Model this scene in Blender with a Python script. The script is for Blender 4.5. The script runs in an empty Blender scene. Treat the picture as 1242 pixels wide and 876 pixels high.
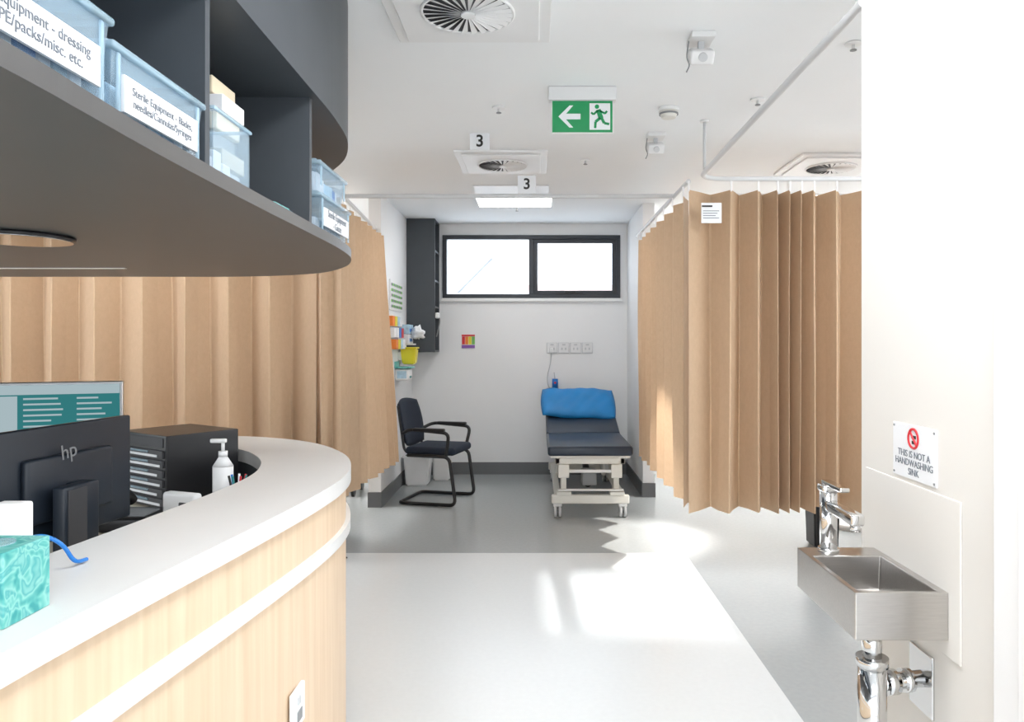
import bpy, bmesh, math, random
from mathutils import Vector, Matrix, Euler
random.seed(7)
scene = bpy.context.scene
COL = scene.collection
CH = 1.425; F = 900.0; VX, VY = 651, 415
CEIL = 2.7

# ------------------------------------------------------------------ materials
def mat(name, col, rough=0.5, metal=0.0, var=0.04, scale=6.0, stretch=(1, 1, 1), bump=0.0, bscale=80, coat=0.0):
    m = bpy.data.materials.new(name); m.use_nodes = True
    nt = m.node_tree; b = nt.nodes['Principled BSDF']
    b.inputs['Roughness'].default_value = rough
    b.inputs['Metallic'].default_value = metal
    if coat: b.inputs['Coat Weight'].default_value = coat
    tc = nt.nodes.new('ShaderNodeTexCoord'); mp = nt.nodes.new('ShaderNodeMapping')
    mp.inputs['Scale'].default_value = stretch
    n = nt.nodes.new('ShaderNodeTexNoise'); n.inputs['Scale'].default_value = scale; n.inputs['Detail'].default_value = 4
    nt.links.new(tc.outputs['Object'], mp.inputs['Vector']); nt.links.new(mp.outputs['Vector'], n.inputs['Vector'])
    r = nt.nodes.new('ShaderNodeValToRGB')
    c = col if len(col) == 4 else (*col, 1)
    r.color_ramp.elements[0].position = 0.3; r.color_ramp.elements[1].position = 0.7
    r.color_ramp.elements[0].color = (c[0]*(1-var), c[1]*(1-var), c[2]*(1-var), 1)
    r.color_ramp.elements[1].color = (min(1, c[0]*(1+var)), min(1, c[1]*(1+var)), min(1, c[2]*(1+var)), 1)
    nt.links.new(n.outputs['Fac'], r.inputs['Fac']); nt.links.new(r.outputs['Color'], b.inputs['Base Color'])
    if bump > 0:
        n2 = nt.nodes.new('ShaderNodeTexNoise'); n2.inputs['Scale'].default_value = bscale
        nt.links.new(tc.outputs['Object'], n2.inputs['Vector'])
        bp = nt.nodes.new('ShaderNodeBump'); bp.inputs['Strength'].default_value = bump; bp.inputs['Distance'].default_value = 0.005
        nt.links.new(n2.outputs['Fac'], bp.inputs['Height']); nt.links.new(bp.outputs['Normal'], b.inputs['Normal'])
    return m

def emis(name, col, s):
    m = bpy.data.materials.new(name); m.use_nodes = True
    nt = m.node_tree; nt.nodes.clear()
    e = nt.nodes.new('ShaderNodeEmission'); o = nt.nodes.new('ShaderNodeOutputMaterial')
    e.inputs['Color'].default_value = (*col[:3], 1); e.inputs['Strength'].default_value = s
    nt.links.new(e.outputs[0], o.inputs[0]); return m

def clear(name, col, fac, rough=0.15):
    m = bpy.data.materials.new(name); m.use_nodes = True
    nt = m.node_tree; b = nt.nodes['Principled BSDF']; o = nt.nodes['Material Output']
    b.inputs['Base Color'].default_value = (*col[:3], 1); b.inputs['Roughness'].default_value = rough
    t = nt.nodes.new('ShaderNodeBsdfTransparent'); t.inputs['Color'].default_value = (0.94, 0.97, 1, 1)
    mx = nt.nodes.new('ShaderNodeMixShader'); mx.inputs[0].default_value = fac
    nt.links.new(t.outputs[0], mx.inputs[1]); nt.links.new(b.outputs[0], mx.inputs[2]); nt.links.new(mx.outputs[0], o.inputs[0])
    return m

def curtain_mat(name, c):
    m = bpy.data.materials.new(name); m.use_nodes = True
    nt = m.node_tree; b = nt.nodes['Principled BSDF']; o = nt.nodes['Material Output']
    b.inputs['Roughness'].default_value = 0.8
    tc = nt.nodes.new('ShaderNodeTexCoord')
    n = nt.nodes.new('ShaderNodeTexNoise'); n.inputs['Scale'].default_value = 34; n.inputs['Detail'].default_value = 8; n.inputs['Roughness'].default_value = .7
    mp = nt.nodes.new('ShaderNodeMapping'); mp.inputs['Scale'].default_value = (1, 1, .8)
    nt.links.new(tc.outputs['Object'], mp.inputs['Vector']); nt.links.new(mp.outputs['Vector'], n.inputs['Vector'])
    r = nt.nodes.new('ShaderNodeValToRGB')
    r.color_ramp.elements[0].position = .3; r.color_ramp.elements[1].position = .7
    r.color_ramp.elements[0].color = (c[0]*.95, c[1]*.94, c[2]*.92, 1); r.color_ramp.elements[1].color = (c[0]*1.04, c[1]*1.04, c[2]*1.04, 1)
    nt.links.new(n.outputs['Fac'], r.inputs['Fac']); nt.links.new(r.outputs['Color'], b.inputs['Base Color'])
    t = nt.nodes.new('ShaderNodeBsdfTranslucent'); nt.links.new(r.outputs['Color'], t.inputs['Color'])
    mx = nt.nodes.new('ShaderNodeMixShader'); mx.inputs[0].default_value = .24
    nt.links.new(b.outputs[0], mx.inputs[1]); nt.links.new(t.outputs[0], mx.inputs[2]); nt.links.new(mx.outputs[0], o.inputs[0])
    return m

M = {}
M['wall'] = mat('wall_paint', (0.86, 0.865, 0.87), .6, var=.01, scale=2)
M['wallwarm'] = mat('wall_paint_warm', (0.74, 0.715, 0.675), .55, var=.01, scale=2)
M['ceil'] = mat('ceiling_paint', (0.88, 0.895, 0.905), .7, var=.008, scale=2)
M['base'] = mat('grey_skirting_vinyl', (0.14, 0.145, 0.15), .4)
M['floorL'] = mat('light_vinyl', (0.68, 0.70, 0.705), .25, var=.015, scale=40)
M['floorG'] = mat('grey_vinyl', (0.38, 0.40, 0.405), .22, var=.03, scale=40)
M['white'] = mat('white_plastic', (0.83, 0.83, 0.83), .35, var=.01)
M['whitem'] = mat('white_metal', (0.76, 0.76, 0.76), .3, var=.01)
M['railm'] = mat('anodised_rail', (0.62, 0.63, 0.64), .3, var=.01)
M['cream'] = mat('cream_metal', (0.74, 0.73, 0.68), .35, var=.02)
M['lam'] = mat('white_laminate', (0.74, 0.74, 0.73), .3, var=.01)
M['char'] = mat('charcoal_laminate', (0.056, 0.064, 0.074), .45, var=.05)
M['chard'] = mat('charcoal_underside', (0.080, 0.078, 0.077), .4, var=.03)
M['black'] = mat('black_plastic', (0.012, 0.012, 0.014), .35, var=.05)
M['slate'] = mat('slate_plastic', (0.016, 0.023, 0.035), .4, var=.05)
M['frame'] = mat('charcoal_aluminium', (0.04, 0.045, 0.053), .4, metal=.3)
M['navy'] = mat('navy_vinyl', (0.012, 0.022, 0.042), .36, var=.1, bump=.05)
M['fabric'] = mat('navy_fabric', (0.009, 0.016, 0.032), .8, var=.1, bump=.2, bscale=400)
M['steel'] = mat('brushed_steel', (0.56, 0.54, 0.52), .28, metal=1, var=.05, scale=20, stretch=(1, 12, 12))
M['chrome'] = mat('chrome', (0.70, 0.70, 0.70), .08, metal=1, var=.01)
M['mirror'] = mat('mirror_glass', (0.42, 0.42, 0.42), .04, metal=1, var=.01)
M['grey'] = mat('mid_grey_plastic', (0.25, 0.26, 0.27), .5)
M['lgrey'] = mat('light_grey_plastic', (0.55, 0.56, 0.57), .5)
M['dgrey'] = mat('dark_grey_recess', (0.05, 0.05, 0.055), .6)
M['green'] = mat('exit_green', (0.0, 0.28, 0.085), .4, var=.02)
M['blue'] = mat('bright_blue', (0.008, 0.22, 0.56), .5, var=.08, bump=.4, bscale=10)
M['bluep'] = mat('blue_plastic', (0.01, 0.17, 0.55), .35)
M['tealp'] = mat('teal_plain', (0.01, 0.20, 0.20), .5)
M['yellow'] = mat('yellow_plastic', (0.80, 0.68, 0.03), .4)
M['red'] = mat('red_print', (0.60, 0.02, 0.03), .5)
M['orange'] = mat('orange_print', (0.80, 0.22, 0.03), .5)
M['pgreen'] = mat('green_print', (0.2, 0.5, 0.12), .5)
M['purple'] = mat('purple_print', (0.25, 0.1, 0.4), .5)
M['ink'] = mat('black_ink', (0.02, 0.02, 0.02), .6)
M['greyink'] = mat('grey_ink', (0.16, 0.18, 0.21), .6)
M['paper'] = mat('white_paper', (0.80, 0.81, 0.83), .6, var=.01)
M['lblue'] = mat('pale_blue_wrap', (0.42, 0.60, 0.72), .5, var=.2, scale=30)
M['creamc'] = mat('cream_card', (0.64, 0.55, 0.40), .6, var=.05)
M['clear'] = clear('clear_plastic', (0.58, 0.72, 0.80), .20)
M['clearlid'] = clear('clear_lid_plastic', (0.52, 0.70, 0.80), .40)
M['curt'] = curtain_mat('tan_curtain', (0.555, 0.402, 0.272))
M['desk'] = mat('cream_laminate', (0.74, 0.66, 0.52), .4, var=.02)
M['brick'] = mat('red_roof_tile', (0.75, 0.58, 0.54), .8, var=.15)
M['render'] = mat('pale_render', (0.86, 0.86, 0.86), .8)
M['led'] = emis('led_panel_light', (1, 1, 1), 8)
M['ledhid'] = emis('led_fill_light', (.97, .985, 1), 11)
M['ledbayfill'] = emis('led_bay_fill_light', (1, .985, .96), 22)
M['ledleftfill'] = emis('led_left_fill_light', (1, .985, .96), 9)
M['screen'] = emis('screen_glow', (0.03, 0.17, 0.18), .7)
M['screenw'] = emis('screen_white', (0.48, 0.60, 0.64), .5)

def wood():
    m = bpy.data.materials.new('pale_oak_laminate'); m.use_nodes = True
    nt = m.node_tree; b = nt.nodes['Principled BSDF']; b.inputs['Roughness'].default_value = .4
    tc = nt.nodes.new('ShaderNodeTexCoord'); mp = nt.nodes.new('ShaderNodeMapping'); mp.inputs['Scale'].default_value = (38, 38, 1.6)
    n = nt.nodes.new('ShaderNodeTexNoise'); n.inputs['Scale'].default_value = 1.0; n.inputs['Detail'].default_value = 6; n.inputs['Distortion'].default_value = .4
    r = nt.nodes.new('ShaderNodeValToRGB')
    r.color_ramp.elements[0].position = .22; r.color_ramp.elements[0].color = (0.66, 0.485, 0.32, 1)
    r.color_ramp.elements[1].position = .72; r.color_ramp.elements[1].color = (0.77, 0.60, 0.43, 1)
    nt.links.new(tc.outputs['Object'], mp.inputs['Vector']); nt.links.new(mp.outputs['Vector'], n.inputs['Vector'])
    nt.links.new(n.outputs['Fac'], r.inputs['Fac']); nt.links.new(r.outputs['Color'], b.inputs['Base Color'])
    return m
M['wood'] = wood()

def tealmat():
    m = bpy.data.materials.new('teal_patterned_card'); m.use_nodes = True
    nt = m.node_tree; b = nt.nodes['Principled BSDF']; b.inputs['Roughness'].default_value = .45
    tc = nt.nodes.new('ShaderNodeTexCoord'); n = nt.nodes.new('ShaderNodeTexNoise'); n.inputs['Scale'].default_value = 18; n.inputs['Distortion'].default_value = 2.5; n.inputs['Detail'].default_value = 1
    r = nt.nodes.new('ShaderNodeValToRGB')
    els = r.color_ramp.elements
    els[0].position = .3; els[0].color = (0.03, 0.30, 0.30, 1); els[1].position = .44; els[1].color = (0.12, 0.46, 0.42, 1)
    for pos, c in ((.52, (0.26, 0.58, 0.52, 1)), (.6, (0.07, 0.38, 0.38, 1)), (.68, (0.20, 0.52, 0.48, 1))):
        e = els.new(pos); e.color = c
    nt.links.new(tc.outputs['Object'], n.inputs['Vector']); nt.links.new(n.outputs['Fac'], r.inputs['Fac']); nt.links.new(r.outputs['Color'], b.inputs['Base Color'])
    return m
M['teal'] = tealmat()

# ------------------------------------------------------------------ helpers
def link(me, name, m):
    o = bpy.data.objects.new(name, me); COL.objects.link(o)
    if m is not None: me.materials.append(M[m] if isinstance(m, str) else m)
    return o

def from_bm(bm, name, m, smooth=False):
    me = bpy.data.meshes.new(name); bm.normal_update(); bm.to_mesh(me); bm.free()
    if smooth:
        for p in me.polygons: p.use_smooth = True
    return link(me, name, m)

def box(name, x0, x1, y0, y1, z0, z1, m, bev=0.0, seg=2, rot=0, pivot=None, rx=0, ry=0):
    bm = bmesh.new(); bmesh.ops.create_cube(bm, size=1)
    cx, cy, cz = (x0+x1)/2, (y0+y1)/2, (z0+z1)/2
    bmesh.ops.scale(bm, vec=(abs(x1-x0), abs(y1-y0), abs(z1-z0)), verts=bm.verts)
    if bev > 0:
        bmesh.ops.bevel(bm, geom=bm.edges[:], offset=bev, segments=seg, profile=.5, affect='EDGES')
    o = from_bm(bm, name, m, False)
    o.location = (cx, cy, cz)
    if rot or rx or ry: o.rotation_euler = (rx, ry, rot)
    if bev > 0 and seg > 2:
        for p in o.data.polygons: p.use_smooth = True
    return o

def cyl(name, p0, p1, r, m, r2=None, n=24):
    p0 = Vector(p0); p1 = Vector(p1); d = p1-p0
    bm = bmesh.new()
    bmesh.ops.create_cone(bm, cap_ends=True, segments=n, radius1=r, radius2=r if r2 is None else r2, depth=d.length)
    for f in bm.faces: f.smooth = len(f.verts) == 4
    o = from_bm(bm, name, m)
    o.location = (p0+p1)/2; o.rotation_mode = 'QUATERNION'
    o.rotation_quaternion = d.to_track_quat('Z', 'Y'); return o

def fillet(pts, r, n=5):
    pts = [Vector(p) for p in pts]; out = [pts[0]]
    for i in range(1, len(pts)-1):
        a, b, c = pts[i-1], pts[i], pts[i+1]
        ra = min(r, (a-b).length*.48); rc = min(r, (c-b).length*.48)
        s = b+(a-b).normalized()*ra; e = b+(c-b).normalized()*rc
        for k in range(n+1):
            t = k/n; out.append(s*(1-t)**2+b*2*t*(1-t)+e*t*t)
    out.append(pts[-1]); return out

def tube(name, pts, r, m, fil=0.0, cyclic=False, res=4):
    if fil: pts = fillet(pts, fil)
    cu = bpy.data.curves.new(name, 'CURVE'); cu.dimensions = '3D'; cu.bevel_depth = r; cu.bevel_resolution = res; cu.use_fill_caps = True
    sp = cu.splines.new('POLY'); sp.points.add(len(pts)-1)
    for i, p in enumerate(pts): sp.points[i].co = (p[0], p[1], p[2], 1)
    sp.use_cyclic_u = cyclic
    t = bpy.data.objects.new('tmp', cu); COL.objects.link(t)
    me = bpy.data.meshes.new_from_object(t); bpy.data.objects.remove(t)
    for p in me.polygons: p.use_smooth = True
    me.materials.clear(); return link(me, name, m)

def poly(name, pts, z0, z1, m):
    bm = bmesh.new()
    lo = [bm.verts.new((p[0], p[1], z0)) for p in pts]; hi = [bm.verts.new((p[0], p[1], z1)) for p in pts]
    n = len(pts)
    bm.faces.new(hi); bm.faces.new(lo[::-1])
    for i in range(n):
        f = bm.faces.new((lo[i], lo[(i+1) % n], hi[(i+1) % n], hi[i]))
    bmesh.ops.recalc_face_normals(bm, faces=bm.faces)
    return from_bm(bm, name, m)

def flat(name, pts2, origin, ux, uy, thick, m):
    ux = Vector(ux); uy = Vector(uy); nrm = ux.cross(uy)*thick; o0 = Vector(origin)
    bm = bmesh.new()
    a = [bm.verts.new(o0+ux*p[0]+uy*p[1]) for p in pts2]; b = [bm.verts.new(o0+ux*p[0]+uy*p[1]+nrm) for p in pts2]
    n = len(pts2); bm.faces.new(b); bm.faces.new(a[::-1])
    for i in range(n): bm.faces.new((a[i], a[(i+1) % n], b[(i+1) % n], b[i]))
    bmesh.ops.recalc_face_normals(bm, faces=bm.faces)
    return from_bm(bm, name, m)

def ribbon(name, A, B, z0, z1, m):
    bm = bmesh.new(); n = len(A)
    v = [[bm.verts.new((p[0], p[1], z)) for p in L] for L in (A, B) for z in (z0, z1)]
    a0, a1, b0, b1 = v
    for i in range(n-1):
        for q in ((a0[i], a0[i+1], a1[i+1], a1[i]), (b0[i], b0[i+1], b1[i+1], b1[i]), (a1[i], a1[i+1], b1[i+1], b1[i]), (a0[i], a0[i+1], b0[i+1], b0[i])):
            bm.faces.new(q)
    for i in (0, n-1): bm.faces.new((a0[i], a1[i], b1[i], b0[i]))
    bmesh.ops.recalc_face_normals(bm, faces=bm.faces)
    return from_bm(bm, name, m)

def catmull(pts, n=8):
    P = [Vector((p[0], p[1])) for p in pts]; P = [P[0]*2-P[1]]+P+[P[-1]*2-P[-2]]; out = []
    for i in range(1, len(P)-2):
        for k in range(n):
            t = k/n; a, b, c, d = P[i-1:i+3]
            out.append(.5*((2*b)+(c-a)*t+(2*a-5*b+4*c-d)*t*t+(3*b-a-3*c+d)*t**3))
    out.append(P[-2]); return out

def offset(pts, d):
    out = []
    for i, p in enumerate(pts):
        t = (pts[min(i+1, len(pts)-1)]-pts[max(i-1, 0)]).normalized()
        out.append(p+Vector((-t.y, t.x))*d)
    return out

def group(name, children, loc=None):
    e = bpy.data.objects.new(name, None); COL.objects.link(e); e.empty_display_size = .1
    if loc is None:
        loc = children[0].matrix_basis.translation.copy()
    e.location = loc
    T = Matrix.Translation(-Vector(loc))
    for c in children:
        c.parent = e; c.matrix_parent_inverse = T
    return e

def place(e, loc, rotz=0):
    e.location = loc; e.rotation_euler = (0, 0, rotz)

def text(name, body, loc, rot, size, m, align='CENTER', ext=.0006, sp=1.0, bold=0.0):
    cu = bpy.data.curves.new(name, 'FONT'); cu.body = body; cu.size = size; cu.align_x = align; cu.align_y = 'CENTER'; cu.extrude = ext
    cu.space_line = sp; cu.offset = bold
    t = bpy.data.objects.new('tmp', cu); COL.objects.link(t)
    me = bpy.data.meshes.new_from_object(t); bpy.data.objects.remove(t)
    me.materials.clear(); o = link(me, name, m); o.location = loc; o.rotation_euler = rot; return o
FRONT = (math.pi/2, 0, 0); TOXM = (math.pi/2, 0, -math.pi/2); TOXP = (math.pi/2, 0, math.pi/2)

# ------------------------------------------------------------------ room shell
XL, XR, YB, YF = -4.0, 3.6, 8.0, -2.2
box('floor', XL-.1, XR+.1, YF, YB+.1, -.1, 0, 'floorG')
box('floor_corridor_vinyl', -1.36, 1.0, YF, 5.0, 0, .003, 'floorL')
box('ceiling', XL-.1, XR+.1, YF, YB+.1, CEIL, CEIL+.1, 'ceil')
def side_wall(name, x0, x1, wins):
    p = []; y = YF
    for a, b, z0, z1 in wins:
        p += [box('pier', x0, x1, y, a, 0, CEIL, 'wall'), box('sill_wall', x0, x1, a, b, 0, z0, 'wall'), box('lintel', x0, x1, a, b, z1, CEIL, 'wall')]; y = b
    p.append(box('pier', x0, x1, y, YB+.1, 0, CEIL, 'wall'))
    return group(name, p, (x0, 0, 0))
def side_frame(name, x0, x1, a, b, z0, z1):
    t = .05
    p = [box('rail_b', x0, x1, a, b, z0, z0+t, 'frame'), box('rail_t', x0, x1, a, b, z1-t, z1, 'frame'), box('stile_a', x0, x1, a, a+t, z0+t, z1-t, 'frame'), box('stile_b', x0, x1, b-t, b, z0+t, z1-t, 'frame'), box('mullion', x0, x1, (a+b)/2-.02, (a+b)/2+.02, z0+t, z1-t, 'frame')]
    group(name, p)
side_wall('wall_left', XL-.1, XL, [(1.2, 4.3, .8, 2.35)])
side_wall('wall_right', XR, XR+.1, [(2.4, 4.2, .8, 2.4)])
side_frame('added_side_window_left', XL-.08, XL-.02, 1.2, 4.3, .8, 2.35); side_frame('added_side_window_right', XR+.02, XR+.08, 2.4, 4.2, .8, 2.4)  # both side windows are unseen, added to light the curtain pleats sideways
wx0, wx1, wz0, wz1 = -1.013, .898, 1.896, 2.575
W = [box('panel_a', XL, wx0, YB, YB+.1, 0, CEIL, 'wall'), box('panel_b', wx1, XR, YB, YB+.1, 0, CEIL, 'wall'),
     box('panel_c', wx0, wx1, YB, YB+.1, 0, wz0, 'wall'), box('panel_d', wx0, wx1, YB, YB+.1, wz1, CEIL, 'wall')]
group('wall_back', W, (0, YB, 0))
box('wall_partition_left', -1.45, -1.344, 6.4, YB, 0, CEIL, 'wall')
box('wall_partition_right', .975, 1.08, 6.82, YB, 0, CEIL, 'wall')
box('wall_sink', .95, XR, 1.2, 2.17, 0, CEIL, 'wallwarm')
group('door_1', [box('jamb', .922, .95, 1.2, 1.5, 0, CEIL, 'white', .004), box('stop', .908, .922, 1.2, 1.40, 0, CEIL, 'white', .002)], (.93, 1.3, 0))
G = [box('mullion', x-.04, x+.04, YF-.05, YF+.05, 0, CEIL, 'frame') for x in (XL, -2, 0, 2, XR)]
G += [box('sill', XL, XR, YF-.05, YF+.05, 0, .08, 'frame'), box('head', XL, XR, YF-.05, YF+.05, CEIL-.1, CEIL, 'frame')]
group('added_front_glazing', G, (0, YF, 0))  # unseen glazed front behind the camera, added to let sky light in
bh = .13
box('baseboard_back', -1.344, .975, YB-.012, YB, 0, bh, 'base')
group('baseboard_left', [box('side', -1.344, -1.334, 6.39, YB-.012, 0, bh, 'base'), box('end', -1.455, -1.334, 6.385, 6.4, 0, bh, 'base')], (-1.34, 7, 0))
group('baseboard_right', [box('side', .965, .975, 6.81, YB-.012, 0, bh, 'base'), box('end', .965, 1.09, 6.805, 6.82, 0, bh, 'base')], (.97, 7, 0))
def win_frame(x0, x1, z0, z1, t, y0, y1, m):
    return [box('rail_b', x0, x1, y0, y1, z0, z0+t, m, .003), box('rail_t', x0, x1, y0, y1, z1-t, z1, m, .003),
            box('stile_l', x0, x0+t, y0, y1, z0+t, z1-t, m, .003), box('stile_r', x1-t, x1, y0, y1, z0+t, z1-t, m, .003)]
P = win_frame(wx0, wx1, wz0, wz1, .045, 7.97, 8.06, 'frame')
P += win_frame(-.03, wx1-.045, wz0+.045, wz1-.045, .04, 7.985, 8.04, 'frame')
P += [box('mullion', -.085, -.03, 7.97, 8.06, wz0+.045, wz1-.045, 'frame', .003)]
P += [box('latch', .3, .42, 7.95, 7.985, wz0+.05, wz0+.08, 'black', .004), box('latch_arm', .2, .5, 7.96, 7.975, wz0+.044, wz0+.056, 'black', .002)]
glass = clear('window_glass', (.9, .95, 1), .06, .02)
P += [box('glass', wx0+.045, wx1-.045, 8.01, 8.015, wz0+.045, wz1-.045, glass)]
group('window_1', P, (0, YB, wz0))
box('trim_1', wx0-.02, wx1+.02, 7.955, 8.0, wz0-.035, wz0, 'white', .003)
# outside
nb = [box('sun_block_facade', -8, -.62, 16, 18, 0, 8.4, 'render'), box('downpipe', -.95, -.87, 15.92, 16.0, 0, 8.4, 'lgrey'),  # facade height and edge shaped to block sun through the left pane
      box('eave', -8, -.9, 15.6, 16, 3.30, 3.36, 'lgrey'), tube('stair_rail', [(-1.9, 15.8, 2.4), (-1.1, 15.8, 3.2)], .02, 'lgrey'), tube('stair_rail_b', [(-1.75, 15.8, 2.4), (-.95, 15.8, 3.2)], .02, 'grey'),
      box('balcony_slab', -2.0, -.7, 15.7, 16, 2.42, 2.47, 'lgrey')]
group('neighbouring_building', nb, (-3, 16, 0))
nb2 = [box('wall', -.3, 8, 17, 19, 0, 2.62, 'render')]
for i in range(5): nb2.append(box('tile_row_%d' % i, -.4, 8.1, 16.9+.06*i, 17.2+.06*i, 2.56+.035*i, 2.61+.035*i, 'brick', .008))
group('tiled_roof_house', nb2, (3, 17, 0))

# ------------------------------------------------------------------ counter
outer = [(-.80, -.6), (-.79, .2), (-.775, .8), (-.765, 1.04), (-.748, 1.225), (-.722, 1.446), (-.683, 1.757), (-.645, 2.13), (-.636, 2.43), (-.673, 2.69), (-.775, 2.97), (-.96, 3.25), (-1.19, 3.43), (-1.45, 3.52), (-1.9, 3.56), (-2.5, 3.58), (-3.1, 3.58)]
O = catmull(outer, 8)
inn = offset(O, .315)
cnt = [ribbon('countertop', O, inn, .93, .98, 'lam'),
       ribbon('wood_front', offset(O, .018), offset(O, .29), .06, .93, 'wood'),
       ribbon('white_band', offset(O, .002), offset(O, .03), .762, .80, 'lam'),
       ribbon('plinth', offset(O, .06), offset(O, .26), 0, .06, 'black'),
       ribbon('inner_lining', offset(O, .29), offset(O, .305), .4, .93, 'char')]
desk_outline = [Vector((p.x, p.y)) for p in offset(O, .308) if p.y > 0.3 and p.x > -3.05]
desk_pts = desk_outline + [Vector((-3.05, 2.65)), Vector((-1.8, 2.65)), Vector((-1.8, .3))]
cnt.append(poly('desk_surface', desk_pts, .77, .80, 'desk'))
cnt.append(box('desk_leg', -1.78, -1.74, .4, .9, 0, .77, 'grey')); cnt.append(box('desk_leg_b', -3.0, -2.96, 2.7, 3.2, 0, .77, 'grey'))
group('reception_counter', cnt, (-1, 2, 0))
po = [box('plate', -.668, -.655, 2.0, 2.1, .36, .47, 'white', .004), box('switch', -.657, -.65, 2.03, 2.05, .43, .45, 'lgrey', .002), box('socket', -.656, -.653, 2.03, 2.07, .38, .41, 'grey', .001)]
group('power_outlet', po)
group('door_stop', [cyl('post', (-1.27, 4.86, .003), (-1.27, 4.86, .16), .014, 'chrome'), cyl('foot', (-1.27, 4.86, .003), (-1.27, 4.86, .012), .03, 'chrome'), cyl('buffer', (-1.27, 4.86, .12), (-1.27, 4.86, .15), .02, 'white')])

# ------------------------------------------------------------------ overhead shelf
so = [(-.585, -.6), (-.60, .2), (-.612, .85), (-.62, 1.01), (-.635, 1.27), (-.648, 1.67), (-.655, 2.1), (-.665, 2.5), (-.705, 2.82), (-.82, 3.14), (-1.03, 3.42), (-1.41, 3.57), (-2.0, 3.58), (-3.2, 3.58)]
S = catmull(so, 8)
full = S+[Vector((-3.2, -.6))]
SF = offset(S, .012)
sh = [poly('shelf_board', full, 1.74, 1.772, 'chard'), poly('upper_bulkhead', SF+[Vector((-3.2, -.6))], 2.175, CEIL-.001, 'char')]
sh += [box('back_panel', -1.09, -1.07, -.6, 2.28, 1.772, 2.175, 'char')]
for y in (.5, 1.555, 2.27):
    sh.append(box('divider', -1.07, -.695, y, y+.022, 1.772, 2.175, 'char'))
sh.append(box('light_channel', -2.9, -1.75, 3.15, 3.17, 1.737, 1.741, 'lam'))
group('overhead_shelf_unit', sh, (-1, 2, 1.74))
md = [cyl('ring', (-1.54, 2.2, 1.728), (-1.54, 2.2, 1.7395), .150, 'black', n=48), cyl('disc', (-1.54, 2.2, 1.725), (-1.54, 2.2, 1.729), .142, 'mirror', n=48)]
group('round_mirror', md)

def storage_bin(x0, x1, y0, y1, z0, h, label=None, lx=True, fill='lblue', ts=.06):
    parts = []
    bm = bmesh.new(); tp = .018
    def ring(z, ins): return [bm.verts.new((x, y, z)) for x, y in ((x0+ins, y0+ins), (x1-ins, y0+ins), (x1-ins, y1-ins), (x0+ins, y1-ins))]
    a = ring(z0, tp); b = ring(z0+h-.02, .006); c = ring(z0+h-.02, .009); d = ring(z0+.003, tp+.003)
    bm.faces.new(a[::-1]); bm.faces.new(d)
    for p, q in ((a, b), (b, c), (c, d)):
        for i in range(4): bm.faces.new((p[i], p[(i+1) % 4], q[(i+1) % 4], q[i]))
    bmesh.ops.recalc_face_normals(bm, faces=bm.faces)
    parts.append(from_bm(bm, 'tub', 'clear'))
    parts.append(box('lid_rim', x0-.002, x1+.002, y0-.002, y1+.002, z0+h-.02, z0+h-.006, 'clearlid', .005, 3))
    parts.append(box('lid_top', x0+.02, x1-.02, y0+.02, y1-.02, z0+h-.006, z0+h+.004, 'clearlid', .004, 3))
    ym = (y0+y1)/2
    for yy in (y0+.02, y1-.03):
        parts.append(box('rib', x1-.008, x1-.002, yy, yy+.008, z0+.02, z0+h-.02, 'clearlid', .002))
    parts.append(box('clip_far', (x0+x1)/2-.035, (x0+x1)/2+.035, y1, y1+.008, z0+h-.05, z0+h-.004, 'clearlid', .003))
    parts.append(box('clip_near', (x0+x1)/2-.035, (x0+x1)/2+.035, y0-.008, y0, z0+h-.05, z0+h-.004, 'clearlid', .003))
    k = 0
    yy = y0+.03
    while yy < y1-.05:
        w = random.uniform(.03, .06); w = min(w, y1-.03-yy)
        parts.append(box('packet_%d' % k, x0+.03, x1-.03, yy, yy+w-.004, z0+.005, z0+h*random.uniform(.4, .72), random.choice([fill, 'paper', 'lblue', 'bluep' if random.random() < .3 else 'paper']), .004)); yy += w; k += 1
    if label:
        lh = min(h*.42, .062); zc = z0+h*.45
        parts.append(box('label', x1-.007, x1-.001, y0+.035, y1-.035, zc-lh/2, zc+lh/2, 'paper'))
        parts.append(text('label_text', label, (x1-.0005, ym, zc), TOXP, (y1-y0)*ts, 'greyink', sp=1.0))
    return group('storage_bin', parts, ((x0+x1)/2, ym, z0))
zs = 1.7725
storage_bin(-1.0, -.675, .80, 1.185, zs, .175, 'Sterile Equipment - dressing\nkits/PPE/packs/misc. etc.')
storage_bin(-1.0, -.685, 1.20, 1.535, zs, .15, 'Sterile Equipment - Blades,\nneedles/Cannulas/Syringes')
storage_bin(-.98, -.695, 2.40, 2.78, zs, .145, 'Sterile Equipment\n- Gauze', fill='paper', ts=.085)
storage_bin(-.97, -.705, 2.42, 2.76, zs+.15, .105, None)
ab = [box('wall_a', -.70, -.697, 1.60, 1.80, zs, zs+.16, 'clear'), box('wall_b', -.92, -.917, 1.60, 1.80, zs, zs+.16, 'clear'),
      box('wall_c', -.917, -.70, 1.60, 1.603, zs, zs+.16, 'clear'), box('wall_d', -.917, -.70, 1.797, 1.80, zs, zs+.16, 'clear'),
      box('base', -.92, -.697, 1.60, 1.80, zs, zs+.003, 'clear')]
for a in ((-.925, -.918, 1.595, 1.805), (-.699, -.692, 1.595, 1.805), (-.92, -.695, 1.595, 1.602), (-.92, -.695, 1.798, 1.805)):
    ab.append(box('rim', a[0], a[1], a[2], a[3], zs+.155, zs+.163, 'clearlid', .002))
ab += [box('swab_pack', -.89, -.73, 1.63+.05*i, 1.67+.05*i, zs+.003, zs+.07+.02*(i % 2), 'paper', .004) for i in range(3)]
group('acrylic_box', ab)
cs = []
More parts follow.
